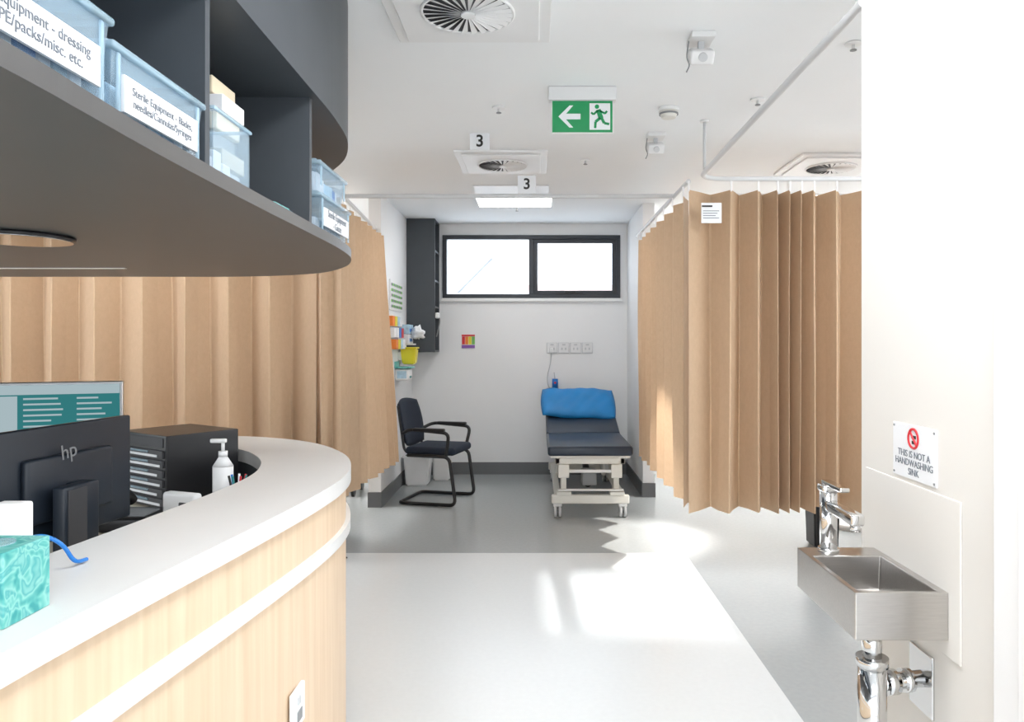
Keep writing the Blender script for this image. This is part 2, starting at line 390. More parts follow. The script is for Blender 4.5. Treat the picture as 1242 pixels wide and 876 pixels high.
for i in range(7):
    cs.append(box('carton_%d' % i, -1.02+.01*(i % 2), -.80+.012*(i % 3), 1.83+.005*(i % 2), 1.97, zs+.045*i, zs+.043+.045*i, ['creamc', 'paper', 'creamc', 'grey'][i % 4], .003))
group('carton_stack', cs)
gt = [box('tray', -.80, -.70, 2.0, 2.14, zs, zs+.03, 'clearlid', .008, 3), box('slip', -.79, -.71, 2.01, 2.13, zs+.03, zs+.034, 'teal')]
group('small_tray', gt)

# ------------------------------------------------------------------ desk items
def tissue(x, y, z):
    p = [box('carton', x-.055, x+.055, y-.055, y+.055, z, z+.118, 'teal', .002)]
    p.append(cyl('slot', (x, y, z+.117), (x, y, z+.1195), .03, 'clearlid'))
    group('tissue_box', p, (x, y, z))
tissue(-.878, 1.20, .9805)
rt = [box('case', -1.045, -.985, 1.42, 1.455, .9805, 1.115, 'white', .006, 3), box('face', -1.035, -.995, 1.4185, 1.421, 1.0, 1.03, 'lgrey', .002), box('port', -.987, -.984, 1.43, 1.447, 1.03, 1.045, 'ink'),
      tube('cable', [(-.984, 1.44, 1.045), (-.955, 1.44, 1.05), (-.925, 1.45, 1.03), (-.91, 1.46, .99), (-.91, 1.5, .986)], .004, 'bluep', .02)]
group('network_router', rt, (-1.01, 1.44, .98))

def monitor(name, w, h, screen, stand_h):
    sm = 'steel' if screen else 'slate'
    p = [box('shell', -w/2, w/2, -.012, .012, stand_h, stand_h+h, sm, .006, 3), box('back_bulge', -w*.3, w*.3, .010, .035, stand_h+h*.2, stand_h+h*.75, sm, .01, 3)]
    p.append(box('bezel', -w/2+.004, w/2-.004, -.015, -.011, stand_h+.004, stand_h+h-.004, 'lgrey' if screen else 'black'))
    p.append(box('display', -w/2+.012, w/2-.012, -.0165, -.0145, stand_h+.02, stand_h+h-.012, 'screen' if screen else 'black'))
    if screen:
        p.append(box('title_bar', -w/2+.012, w/2-.012, -.0175, -.016, stand_h+h-.05, stand_h+h-.012, 'screenw'))
        p.append(box('side_pane', -w/2+.012, -w/2+.09, -.0175, -.016, stand_h+.02, stand_h+h-.055, 'screenw'))
        for i in range(9):
            z = stand_h+h-.07-i*.022
            p.append(box('row_%d' % i, -w/2+.11, -w/2+.11+w*random.uniform(.2, .34), -.0175, -.016, z, z+.007, 'screenw'))
            p.append(box('cell_%d' % i, w*.14, w*.14+w*random.uniform(.1, .28), -.0175, -.016, z, z+.007, 'screenw'))
    p.append(box('neck', -.03, .03, .03, .055, .01, stand_h+h*.5, 'slate', .006, 3))
    p.append(box('foot', -.12, .12, -.06, .12, .0005, .012, 'slate', .005, 3))
    return p
p = monitor('m', .54, .325, False, .065)
p.append(box('mini_computer', -.02, .11, .06, .1, .03, .23, 'slate', .006, 3))
p.append(box('mini_computer_face', .03, .10, .1, .103, .04, .22, 'dgrey', .002))
p.append(text('logo', 'hp', (.02, .0365, .315), (math.pi/2, math.radians(-8), math.pi), .06, 'grey'))
e = group('desktop_monitor', p, (0, 0, 0)); place(e, (-1.36, 2.13, .80), math.radians(-98))
p = monitor('m', .46, .29, True, .175)
e = group('desktop_monitor', p, (0, 0, 0)); place(e, (-1.93, 3.0, .80), math.radians(20))
kb = [box('body', -1.62, -1.45, 1.75, 2.2, .8005, .815, 'black', .004)]
kb += [box('key_row_%d' % i, -1.61+.027*i, -1.59+.027*i, 1.76, 2.19, .815, .819, 'dgrey', .001) for i in range(6)]
group('keyboard', kb)
tr = [box('cabinet', -.15, .15, -.17, .17, .0005, .275, 'black', .004)]
for i in range(6):
    z = .010+i*.036
    tr.append(box('drawer_%d' % i, -.158, -.148, -.155, .155, z, z+.029, 'dgrey', .002))
    tr.append(box('papers_%d' % i, -.160, -.157, -.14+.02*(i % 2), .14-.03*(i % 3), z+.004, z+.013, 'paper'))
    tr.append(box('handle_%d' % i, -.163, -.158, -.06, .06, z+.018, z+.026, 'clearlid', .001))
tr.append(box('top_recess', -.153, -.1495, -.15, .15, .23, .265, 'dgrey', .001))
e = group('letter_tray_stack', tr, (0, 0, 0))
e.rotation_euler = (0, 0, math.radians(56)); e.location = (-1.43, 2.97, .80)
px, py, pz = -1.15, 2.72, .8005
pb = [cyl('bottle', (px, py, pz), (px, py, pz+.17), .036, 'white'), cyl('shoulder', (px, py, pz+.17), (px, py, pz+.205), .036, 'white', .015),
      cyl('collar', (px, py, pz+.205), (px, py, pz+.225), .016, 'white'), cyl('stem', (px, py, pz+.225), (px, py, pz+.26), .006, 'white'),
      box('nozzle', px-.045, px+.012, py-.009, py+.009, pz+.255, pz+.27, 'white', .004, 3)]
group('pump_bottle', pb, (px, py, pz))
ph = [box('base', -1.44, -1.26, 2.42, 2.60, .8005, .85, 'black', .01, 3), box('keypad', -1.39, -1.29, 2.44, 2.54, .85, .856, 'grey', .002),
      tube('handset', [(-1.42, 2.42, .87), (-1.42, 2.45, .90), (-1.42, 2.57, .90), (-1.42, 2.60, .87)], .02, 'black', .02)]
group('desk_phone', ph)
sc = [box('body', -.02, .02, -.07, .07, .0505, .125, 'white', .012, 3), box('handle', -.015, .015, .02, .05, .001, .06, 'white', .008, 3), box('window', -.021, .021, -.05, .0, .07, .10, 'black', .008, 3), box('stand', -.04, .04, -.01, .07, .0005, .01, 'black', .003)]
e = group('barcode_scanner', sc, (0, 0, 0)); place(e, (-1.18, 2.47, .80), math.radians(70))
pc = [cyl('cup', (-1.055, 2.62, .8005), (-1.055, 2.62, .90), .035, 'black')]
for i in range(7):
    a = i*.9
    pc.append(cyl('pen_%d' % i, (-1.055, 2.62, .81), (-1.055+.03*math.cos(a), 2.62+.03*math.sin(a), .955), .004, ['tealp', 'red', 'white', 'bluep', 'ink'][i % 5], n=8))
group('pen_cup', pc)
wc = [tube('cable', [(-1.1, 2.25, .809), (-1.15, 2.3, .86), (-1.2, 2.2, .88), (-1.12, 2.12, .83), (-1.05, 2.2, .809)], .007, 'black', .05), box('plug', -1.07, -1.03, 2.18, 2.22, .8005, .83, 'black', .006)]
group('power_cable', wc)

# ------------------------------------------------------------------ curtains
ZR = 2.40
def curtain(name, start, direc, dxs, w, zt=2.335, zb=.40, flare=0.0, side=1, amp0=.8, amp1=1.05):
    d = Vector(direc).normalized(); nrm = Vector((-d.y, d.x))*side
    s = 0; pos = [0]; deps = []
    for dx in dxs:
        s += dx; deps.append(math.sqrt(max(w*w-dx*dx, .0009))); pos.append(s)
    offs = []
    for i in range(len(pos)):
        nb = deps[max(0, i-1):i+1]; a = sum(nb)/len(nb)
        offs.append(0 if i % 2 == 0 else a*(1+.08*math.sin(i*2.1)))
    pts = []
    for i in range(len(pos)-1):
        for t in (0, .04, .5, .96):
            if t == 0 and i > 0: continue
            bulge = (.006*(1 if i % 2 else -1)) if t == .5 else 0
            pts.append((pos[i]+(pos[i+1]-pos[i])*t, offs[i]+(offs[i+1]-offs[i])*t+bulge, i+t))
    pts.append((pos[-1], offs[-1], len(pos)-1))
    rows = 14; bm = bmesh.new(); V = []
    L = pos[-1]
    for r in range(rows+1):
        f = r/rows; z = zt+(zb-zt)*f; row = []
        for (s, o, k) in pts:
            ki = round(k)
            wob = (.007*math.sin(k*1.7+f*3.0))*f+.003*math.sin(k*.6+f*7)
            q = Vector(start)+d*(s+.010*math.sin(ki*2.3)*f)+nrm*(o*(amp0+(amp1-amp0)*f)+wob+flare*f*(s/L))
            row.append(bm.verts.new((q.x, q.y, z+.004*math.sin(ki*1.9)*f)))
        V.append(row)
    for r in range(rows):
        for i in range(len(pts)-1):
            bm.faces.new((V[r][i], V[r][i+1], V[r+1][i+1], V[r+1][i]))
    parts = [from_bm(bm, 'cloth', 'curt', False)]
    bm = bmesh.new()
    for i in range(0, len(pos), 2):
        g = bmesh.ops.create_cube(bm, size=1)['verts']
        qq = Vector(start)+d*pos[i]
        bmesh.ops.scale(bm, vec=(.008, .008, ZR-zt-.005), verts=g); bmesh.ops.translate(bm, vec=(qq.x, qq.y, (zt+ZR)/2-.012), verts=g)
    parts.append(from_bm(bm, 'hooks', 'white'))
    return group(name, parts, (start[0], start[1], zt))

# right front curtain (frontal)
xs = [833, 866, 884, 903, 917, 931, 940, 948, 955, 962, 969, 976, 984, 1000, 1011, 1029, 1046]
Y1 = 4.47
dx = [(xs[i+1]-xs[i])*Y1/F for i in range(len(xs)-1)]
dx += [random.uniform(.06, .13) for _ in range(10)]
curtain('privacy_curtain', (.908, Y1-.04), (1, 0), dx, .21, side=1, amp0=.9)
# right side curtain along Y
dx = [.19, .17, .185, .165, .175, .15, .165, .13, .15, .12, .13, .11, .10, .09]
curtain('privacy_curtain', (.905, Y1+.12), (0, 1), dx, .20, side=-1)
# left front curtain
dx = []
for i in range(10): dx += [random.uniform(.17, .21), random.uniform(.07, .11)]
curtain('privacy_curtain', (-1.385, 4.66), (-1, 0), dx, .235, side=-1, amp0=.95)
curtain('privacy_curtain', (-1.225, 4.64), (-1, .05), [.07, .06, .05], .10, side=-1)
dx = [.13, .12, .13, .11, .12, .10, .11, .10, .10, .09, .10, .08, .09, .08, .08, .07]
curtain('privacy_curtain', (-1.30, 4.80), (-.062, 1), dx, .135, flare=.11, side=-1)
lb = [box('card', .975, 1.095, 4.395, 4.397, 2.13, 2.25, 'paper'), box('strip', .978, 1.04, 4.3935, 4.395, 2.225, 2.235, 'ink')]
lb += [box('line_%d' % i, .985, 1.08-.01*(i % 3), 4.3938, 4.395, 2.20-.014*i, 2.204-.014*i, 'greyink') for i in range(4)]
group('curtain_label', lb)

def track(name, pts, fil, drops=()):
    p = [tube('rail', pts, .015, 'railm', fil)]
    for d in drops: p.append(cyl('dropper', (d[0], d[1], ZR), (d[0], d[1], CEIL), .009, 'railm', n=12)); p.append(cyl('rose', (d[0], d[1], CEIL-.01), (d[0], d[1], CEIL), .025, 'whitem', n=16))
    return group(name, p, pts[0])
track('curtain_track', [(.955, 2.17, ZR+.02), (.965, 4.43, ZR), (XR, 4.45, ZR)], .16, [(.965, 4.27), (2.2, 4.45)])
track('curtain_track', [(.92, 4.5, ZR), (.92, 6.82, ZR)], 0)
track('curtain_track', [(-1.30, 4.96, ZR), (.92, 4.96, ZR)], 0)
track('curtain_track', [(XL, 4.68, ZR), (-1.28, 4.68, ZR), (-1.39, 6.4, ZR)], .15, [(-2.6, 4.68)])

# ------------------------------------------------------------------ ceiling things
def diffuser(cx, cy, s=.6):
    h = s/2; z = CEIL-.0005; r = s*.275
    p = [box('panel', cx-h, cx+h, cy-h, cy+h, z-.018, z, 'white', .004), box('plate', cx-h*.86, cx+h*.86, cy-h*.86, cy+h*.86, z-.03, z-.018, 'white', .005),
         cyl('recess', (cx, cy, z-.034), (cx, cy, z-.0295), r, 'dgrey', n=48)]
    bm = bmesh.new(); n = 26
    for i in range(n):
        a = i*2*math.pi/n
        def P(rr, da, zz): return bm.verts.new((cx+rr*math.cos(a+da), cy+rr*math.sin(a+da), zz))
        bm.faces.new([P(.028, 0, z-.036), P(r*.98, -.03, z-.036), P(r*.98, .12, z-.042), P(.028, .14, z-.042)])
    p.append(from_bm(bm, 'vanes', 'white'))
    p.append(cyl('hub', (cx, cy, z-.046), (cx, cy, z-.034), .026, 'white', n=24))
    ring = [(cx+r*math.cos(i*math.pi/24), cy+r*math.sin(i*math.pi/24), z-.034) for i in range(48)]
    p.append(tube('ring', ring, .006, 'white', cyclic=True))
    return group('air_diffuser', p, (cx, cy, z))
diffuser(-.26, 2.80, .63)
diffuser(-.24, 5.22, .62)
diffuser(2.1, 5.3, .62)

def ledpanel(cx, cy, w, d, m):
    return group('ceiling_led_panel', [box('frame', cx-w/2-.015, cx+w/2+.015, cy-d/2-.015, cy+d/2+.015, CEIL-.012, CEIL, 'white', .003), box('lens', cx-w/2, cx+w/2, cy-d/2, cy+d/2, CEIL-.014, CEIL-.0115, m)], (cx, cy, CEIL))
ledpanel(-.2, 6.72, .66, .42, 'led')
ledpanel(2.3, 3.3, 1.2, .6, 'ledhid'); ledpanel(2.3, 6.7, 1.2, .6, 'ledbayfill'); ledpanel(-2.7, 6.4, 1.2, .6, 'ledbayfill')  # unseen panels added as fill; the rear bay ones backlight the curtains
ledpanel(-2.4, 4.1, 1.2, .3, 'ledleftfill')  # unseen panel added as fill on the left
ledpanel(.25, 1.4, .6, 1.2, 'ledhid'); ledpanel(.2, -.9, .6, 1.2, 'ledhid')  # unseen corridor panels added as fill, outside the view
group('access_panel', [box('panel', -.52, .1, 6.02, 6.34, CEIL-.008, CEIL, 'white', .003)])

ye = 3.69
def exy(px, py, y): return ((px-VX)*y/F, CH-(py-VY)*y/F)
x0, zb_ = exy(670, 160, ye); x1, zt_ = exy(743, 122, ye)
p = [box('housing', x0-.02, x1+.02, ye, ye+.06, zt_+.004, CEIL, 'whitem', .006), box('blade', x0-.004, x1+.004, ye+.01, ye+.045, zb_-.004, zt_+.004, 'white', .003),
     box('green_face', x0, x1, ye+.006, ye+.0105, zb_, zt_, 'green')]
w = x1-x0; h = zt_-zb_
UX, UZ = (1, 0, 0), (0, 0, 1)
O0 = (x0, ye+.006, zb_)
arrow = [(.03, .078), (.085, .133), (.104, .133), (.068, .092), (.14, .092), (.14, .064), (.068, .064), (.104, .023), (.085, .023)]
p.append(flat('arrow', arrow, O0, UX, UZ, .001, 'paper'))
p.append(flat('doorway', [(.185, .012), (.288, .012), (.288, h-.012), (.185, h-.012)], O0, UX, UZ, .001, 'paper'))
O1 = (x0, ye+.005, zb_)
def limb(nm, a, b, t):
    a = Vector(a); b = Vector(b); d = (b-a).normalized(); n = Vector((-d.y, d.x))*t
    return flat(nm, [tuple(a+n), tuple(a-n), tuple(b-n), tuple(b+n)], O1, UX, UZ, .001, 'green')
hd = [(.222+.011*math.cos(i*.4), .127+.011*math.sin(i*.4)) for i in range(16)]
p.append(flat('figure_head', hd, O1, UX, UZ, .001, 'green'))
for nm, a, b, t in (('torso', (.228, .112), (.243, .068), .012), ('arm_a', (.226, .108), (.205, .088), .005), ('arm_b', (.205, .088), (.193, .098), .005), ('arm_c', (.236, .106), (.262, .092), .005), ('arm_d', (.262, .092), (.272, .105), .005),
                    ('thigh_a', (.238, .07), (.215, .052), .007), ('shin_a', (.215, .052), (.213, .02), .006), ('thigh_b', (.245, .07), (.258, .045), .007), ('shin_b', (.258, .045), (.283, .04), .006)):
    p.append(limb(nm, a, b, t))
group('exit_sign', p, (x0, ye, zb_))

def numsign(px0, px1, py0, py1, y, top):
    a, zb2 = exy(px0, py1, y); b, zt2 = exy(px1, py0, y)
    if top: zt2 = CEIL
    else: zb2 = ZR+.016
    p = [box('card', a, b, y-.006, y+.002, zb2, zt2, 'paper', .002), text('numeral', '3', ((a+b)/2, y-.0065, (zb2+zt2)/2), FRONT, .10, 'ink', ext=.001, bold=.002)]
    group('bay_number_sign', p)
numsign(570, 594, 162, 182, 4.53, True)
numsign(628, 650, 213, 236, 4.95, False)

def onceil(px, py):
    y = (CEIL-CH)*F/(VY-py); return (px-VX)*y/F, y
x, y = onceil(811, 131)
group('smoke_detector', [cyl('base', (x, y, CEIL-.02), (x, y, CEIL), .055, 'white'), cyl('body', (x, y, CEIL-.055), (x, y, CEIL-.02), .038, 'cream', .052), cyl('slots', (x, y, CEIL-.038), (x, y, CEIL-.03), .052, 'grey')])
for k, (px, py) in enumerate(((850, 44), (795, 163))):
    x, y = onceil(px, py); s = .55 if k == 0 else .6
    group('motion_sensor', [box('mount', x-.09*s, x+.09*s, y-.06, y+.06, CEIL-.025, CEIL, 'whitem', .004), box('arm', x-.012, x+.012, y-.012, y+.012, CEIL-.06, CEIL-.02, 'lgrey', .002),
                            box('head', x-.05, x+.05, y-.04, y+.04, CEIL-.115, CEIL-.055, 'whitem', .012, 3, rx=.5), cyl('lens', (x, y-.047, CEIL-.107), (x, y-.03, CEIL-.095), .018, 'lgrey'),
                            tube('wire', [(x-.05, y, CEIL-.02), (x-.06, y, CEIL-.09), (x-.045, y, CEIL-.12), (x-.06, y, CEIL-.15)], .003, 'grey', .02)])
for px, py in ((605, 130), (710, 194), (919, 120), (1035, 52), (627, 252)):
    x, y = onceil(px, py)
    group('fire_sprinkler', [cyl('rose', (x, y, CEIL-.008), (x, y, CEIL-.0005), .035, 'white'), cyl('stem', (x, y, CEIL-.03), (x, y, CEIL-.008), .007, 'whitem'), cyl('deflector', (x, y, CEIL-.033), (x, y, CEIL-.03), .014, 'grey')])

# ------------------------------------------------------------------ wall cabinet + bay items
cx0, cx1, cy0, cy1, cz0 = -1.343, -1.05, 7.65, 7.999, 1.32
p = [box('side_panel', cx0, cx1, cy0, cy0+.02, cz0, CEIL-.001, 'char'), box('far_panel', cx0, cx1, cy1-.02, cy1, cz0, CEIL-.001, 'char'), box('back', cx0, cx0+.02, cy0+.02, cy1-.02, cz0, CEIL-.001, 'char')]
for z in (cz0, 1.78, 2.05, 2.36, CEIL-.022): p.append(box('shelf', cx0+.02, cx1, cy0+.02, cy1-.02, z, z+.02, 'char'))
group('wall_cabinet', p, (cx0, cy0, cz0))
p = [cyl('cradle', (cx1, 7.70, 1.70), (cx1+.03, 7.70, 1.70), .014, 'grey'), tube('lead', [(cx1+.01, 7.7, 1.72), (cx1+.05, 7.7, 1.66), (cx1+.03, 7.7, 1.56), (cx1+.01, 7.7, 1.48)], .006, 'grey', .04), box('unit', cx1, cx1+.04, 7.66, 7.74, 1.67, 1.73, 'white', .01, 3)]
group('diagnostic_handset', p)
xw = -1.343
p = [box('board', xw, xw+.012, 6.75, 7.35, 1.72, 2.0, 'white', .002)]
for i in range(5):
    for j in range(9):
        p.append(box('dot', xw+.012, xw+.02, 6.79+.06*j, 6.82+.06*j, 1.745+.05*i, 1.768+.05*i, 'pgreen' if (i+j) % 2 else 'grey'))
group('notice_board', p)
p = [box('holder', xw, xw+.02, 6.6, 7.10, 1.35, 1.68, 'white', .003)]
for i in range(3):
    for j in range(4):
        m = ['orange', 'paper', 'bluep', 'yellow', 'paper', 'red', 'lblue', 'paper'][(i*4+j*3) % 8]
        p.append(box('brochure_%d_%d' % (i, j), xw+.02, xw+.06+.015*(2-i), 6.62+.12*j, 6.72+.12*j, 1.36+.105*i, 1.45+.105*i, m, .002))
group('brochure_rack', p)
p = [box('box_%d' % i, xw, xw+.11, 7.15, 7.40, 1.41+.095*i, 1.50+.095*i, ['paper', 'lblue'][i], .003) for i in range(2)]
for i in range(2):
    p.append(box('slot_%d' % i, xw+.11, xw+.113, 7.2, 7.35, 1.43+.095*i, 1.46+.095*i, 'bluep', .001))
bm = bmesh.new(); bmesh.ops.create_icosphere(bm, subdivisions=3, radius=.06)
for v in bm.verts: v.co = v.co*(1+.35*math.sin(v.co.x*110)*math.cos(v.co.y*90)+.2*math.sin(v.co.z*140)); v.co.x *= 1.1
bmesh.ops.translate(bm, vec=(xw+.17, 7.3, 1.51), verts=bm.verts)
p.append(from_bm(bm, 'glove_tuft', 'paper', True)); p.append(box('bracket', xw, xw+.14, 7.2, 7.4, 1.395, 1.41, 'whitem'))
group('glove_dispenser', p)
bm = bmesh.new(); bmesh.ops.create_cube(bm, size=1)
for v in bm.verts:
    k = 1 if v.co.z > 0 else .78
    v.co.x *= .15*k; v.co.y *= .18*k; v.co.z *= .15
bmesh.ops.bevel(bm, geom=bm.edges[:], offset=.01, segments=2, affect='EDGES'); bmesh.ops.translate(bm, vec=(xw+.10, 7.25, 1.285), verts=bm.verts)
p = [from_bm(bm, 'tub', 'yellow'), box('lid', xw+.02, xw+.18, 7.15, 7.35, 1.36, 1.375, 'yellow', .004), box('bracket', xw, xw+.03, 7.19, 7.31, 1.25, 1.33, 'whitem')]
group('sharps_container', p, (xw+.1, 7.25, 1.2))
group('wipes_dispenser', [box('shell', xw, xw+.13, 7.02, 7.24, 1.06, 1.17, 'white', .015, 3), box('slot', xw+.13, xw+.133, 7.08, 7.18, 1.08, 1.1, 'tealp'), box('label', xw+.02, xw+.11, 7.018, 7.021, 1.08, 1.15, 'lblue')])
group('soap_bracket', [box('plate', xw, xw+.16, 7.0, 7.2, 1.175, 1.19, 'teal', .003), box('back', xw, xw+.01, 7.0, 7.2, 1.175, 1.24, 'teal', .002)])

x0, z0 = exy(560, 423, 8); x1, z1 = exy(576, 406, 8); p = [box('card', x0, x1, 7.994, 8, z0, z1, 'paper')]
for i, m in enumerate(('red', 'orange', 'yellow', 'pgreen')):
    p.append(box('stripe_%d' % i, x0+(x1-x0)*i/4+.003, x0+(x1-x0)*(i+1)/4, 7.992, 7.994, z0+.045, z1-.02, m))
p.append(box('footer', x0, x1, 7.992, 7.994, z0+.005, z0+.04, 'purple')); p.append(box('header', x0, x1, 7.992, 7.994, z1-.018, z1, 'red'))
group('colour_chart', p)
p = []
xa, _ = exy(663, 0, 8)
for i in range(4):
    a = xa+.127*i
    p += [box('plate_%d' % i, a, a+.115, 7.986, 8, 1.305, 1.42, 'railm', .003), box('face_%d' % i, a+.006, a+.109, 7.984, 7.987, 1.311, 1.414, 'whitem', .002), box('socket_%d' % i, a+.03, a+.045, 7.981, 7.984, 1.34, 1.365, 'lgrey'), box('socket_b_%d' % i, a+.07, a+.085, 7.981, 7.984, 1.34, 1.365, 'lgrey'), box('switch_%d' % i, a+.04, a+.075, 7.979, 7.984, 1.388, 1.403, 'lgrey')]
group('wall_socket_panel', p)
p = [tube('cord', [(xa+.05, 7.975, 1.33), (xa+.045, 7.97, 1.2), (xa+.0, 7.97, 1.05), (xa+.02, 7.97, .93), (xa+.08, 7.96, .92), (xa+.09, 7.96, 1.02), (xa+.08, 7.965, 1.1)], .005, 'lgrey', .08),
     box('plug', xa+.03, xa+.07, 7.95, 7.98, 1.31, 1.36, 'white', .005), cyl('handset', (xa+.09, 7.965, .93), (xa+.09, 7.965, 1.03), .032, 'bluep'), cyl('button', (xa+.09, 7.93, .99), (xa+.09, 7.94, .99), .012, 'red')]
group('nurse_call_handset', p)

# ------------------------------------------------------------------ chair
p = []
for s in (-1, 1):
    y = .25*s
    p.append(tube('side_frame', [(-.27, 0, .015), (-.27, y, .015), (.26, y, .015), (.20, y, .43), (-.2, y*.9, .43)], .0155, 'black', .06))
    p.append(tube('armrest_tube', [(.17, y, .43), (.21, y*1.12, .64), (-.16, y*1.12, .665), (-.24, y*.9, .62)], .015, 'black', .06))
    p.append(box('arm_pad', -.12, .17, y*1.12-.025, y*1.12+.025, .648, .678, 'black', .012, 4))
    p.append(tube('back_post', [(-.15, y*.8, .425), (-.24, y*.8, .46), (-.30, y*.8, .86)], .012, 'black', .05))
p.append(box('seat_cushion', -.22, .24, -.235, .235, .435, .505, 'fabric', .03, 5))
bm = bmesh.new(); nx, nz = 12, 12; F1, B1 = [], []
for lay, off in ((F1, 0), (B1, -.05)):
    for j in range(nz+1):
        row = []
        for i in range(nx+1):
            u = i/nx*2-1; v = j/nz*2-1
            sq = .25; uu = u*(1-sq*(v*v)*.5); vv = v*(1-sq*(u*u)*.5)
            x = -.235-.085*(vv+1)/2+.045*uu*uu+off*(1-.7*max(abs(u), abs(v))**6)+(0 if off else -.012*max(abs(u), abs(v))**6)
            row.append(bm.verts.new((x, uu*.225, .70+vv*.215)))
        lay.append(row)
for lay, fl in ((F1, 1), (B1, 0)):
    for j in range(nz):
        for i in range(nx):
            q = (lay[j][i], lay[j][i+1], lay[j+1][i+1], lay[j+1][i]); bm.faces.new(q if fl else q[::-1])
def edge(l): return [l[0][i] for i in range(nx+1)]+[l[j][nx] for j in range(1, nz+1)]+[l[nz][i] for i in range(nx-1, -1, -1)]+[l[j][0] for j in range(nz-1, 0, -1)]
ea, eb = edge(F1), edge(B1)
for i in range(len(ea)): bm.faces.new((ea[i], ea[(i+1) % len(ea)], eb[(i+1) % len(ea)], eb[i]))
bmesh.ops.recalc_face_normals(bm, faces=bm.faces)
p.append(from_bm(bm, 'backrest', 'fabric', True))
e = group('visitor_chair', p, (0, 0, 0)); place(e, (-.89, 6.70, 0), math.radians(-14))

def bin_(name, x, y, w, d, h, m, lid):
    bm = bmesh.new(); bmesh.ops.create_cube(bm, size=1)
    for v in bm.verts:
        k = 1 if v.co.z > 0 else .82
        v.co.x *= w*k; v.co.y *= d*k; v.co.z *= h
    bmesh.ops.bevel(bm, geom=bm.edges[:], offset=.015, segments=3, affect='EDGES'); bmesh.ops.translate(bm, vec=(x, y, h/2), verts=bm.verts)
    p = [from_bm(bm, 'body', m), box('rim', x-w/2-.008, x+w/2+.008, y-d/2-.008, y+d/2+.008, h-.02, h, lid, .006, 3), box('opening', x-w/2+.02, x+w/2-.02, y-d/2+.02, y+d/2-.02, h, h+.003, 'dgrey')]
    group(name, p, (x, y, 0))
bin_('waste_bin', -1.19, 7.45, .26, .26, .30, 'white', 'white')
bin_('waste_bin', -.98, 7.7, .2, .2, .36, 'white', 'white')
bin_('waste_bin', 2.0, 5.2, .2, .22, .62, 'black', 'black')

# ------------------------------------------------------------------ examination bed
bx0, bx1 = .09, .78; bxc = (bx0+bx1)/2; by0, by1 = 6.0, 7.85
p = []
p.append(box('foot_cushion', bx0, bx1, by0, 6.92, .50, .58, 'navy', .022, 4))
L = .74; ang = math.radians(16)
hc = box('head_cushion', bx0, bx1, -L/2, L/2, -.037, .037, 'navy', .022, 4)
hc.location = (bxc, 6.94+L/2*math.cos(ang), .545+L/2*math.sin(ang)); hc.rotation_euler = (ang, 0, 0); p.append(hc)
p.append(box('foot_board', bx0+.02, bx1-.02, by0+.02, 6.9, .485, .50, 'cream'))
for x in (bx0+.08, bx1-.08):
    p.append(box('upper_rail', x-.02, x+.02, by0+.05, 7.7, .43, .485, 'cream', .005))
    p.append(box('lower_rail', x-.025, x+.025, 6.03, 7.65, .13, .18, 'cream', .005))
for y in (by0+.05, 6.9, 7.66): p.append(box('upper_cross', bx0+.06, bx1-.06, y, y+.04, .43, .48, 'cream', .005))
for y in (6.0, 7.6): p.append(box('lower_cross', bx0+.03, bx1-.03, y, y+.06, .115, .185, 'cream', .01))
for x in (bx0+.13, bx1-.13):
    p.append(tube('lift_arm', [(x, 6.15, .18), (x, 6.75, .44)], .02, 'cream')); p.append(tube('lift_arm_b', [(x-.02, 7.0, .18), (x-.02, 7.5, .44)], .02, 'cream'))
    p.append(box('front_post', x-.022, x+.022, 6.06, 6.10, .18, .43, 'cream', .004))
    p.append(box('front_bracket', x-.045, x+.045, 6.03, 6.06, .32, .43, 'cream', .005))
    p.append(box('bracket_foot', x-.06, x+.06, 5.99, 6.06, .185, .215, 'cream', .005))
p.append(cyl('actuator', (bxc, 6.3, .22), (bxc, 6.9, .42), .03, 'black'))
p.append(box('motor', bxc-.06, bxc+.06, 6.12, 6.3, .24, .36, 'grey', .01, 3))
p.append(box('front_bar', bx0+.1, bx1-.1, 6.04, 6.07, .36, .385, 'whitem', .005)); p.append(box('pedal_bar', bx0+.08, bx1-.08, 5.97, 6.0, .225, .24, 'whitem', .004))
for x in (bx0+.08, bx1-.08):
    for y in (6.05, 7.6):
        for dxx in (-.018, .018):
            p.append(cyl('wheel', (x+dxx-.01, y, .05), (x+dxx+.01, y, .05), .05, 'lgrey'))
        p.append(cyl('stem', (x, y, .05), (x, y, .13), .014, 'steel')); p.append(box('fork', x-.035, x+.035, y-.03, y+.03, .085, .12, 'white', .01, 3))
        p.append(cyl('axle_cap', (x-.03, y, .05), (x+.03, y, .05), .016, 'grey'))
p.append(tube('back_strut', [(bxc, 7.1, .45), (bxc, 7.5, .62)], .014, 'cream'))
group('examination_bed', p, (bxc, 6.9, 0))
bm = bmesh.new(); nx, ny = 28, 16; top, bot = [], []
for lay, sg in ((top, 1), (bot, -1)):
    for j in range(ny+1):
        row = []
        for i in range(nx+1):
            u = i/nx*2-1; v = j/ny*2-1
            t = max(0, (1-u**6)*(1-v**4))**.55
            wr = .006*math.sin(9*u+3*v)+.005*math.sin(17*u-7*v)
            row.append(bm.verts.new((u*.375*(1-.05*v*v), v*.23*(1-.06*u*u+.04*u)+.010*math.sin(6*u), sg*(.055*t)+wr*t)))
        lay.append(row)
for lay, fl in ((top, 1), (bot, 0)):
    for j in range(ny):
        for i in range(nx):
            q = (lay[j][i], lay[j][i+1], lay[j+1][i+1], lay[j+1][i]); bm.faces.new(q if fl else q[::-1])
bmesh.ops.remove_doubles(bm, verts=bm.verts, dist=.0008)
pl = from_bm(bm, 'pillow', 'blue', True)
pl.location = (bxc-.02, 7.45, .812); pl.rotation_euler = (math.radians(34), math.radians(1.5), math.radians(1))

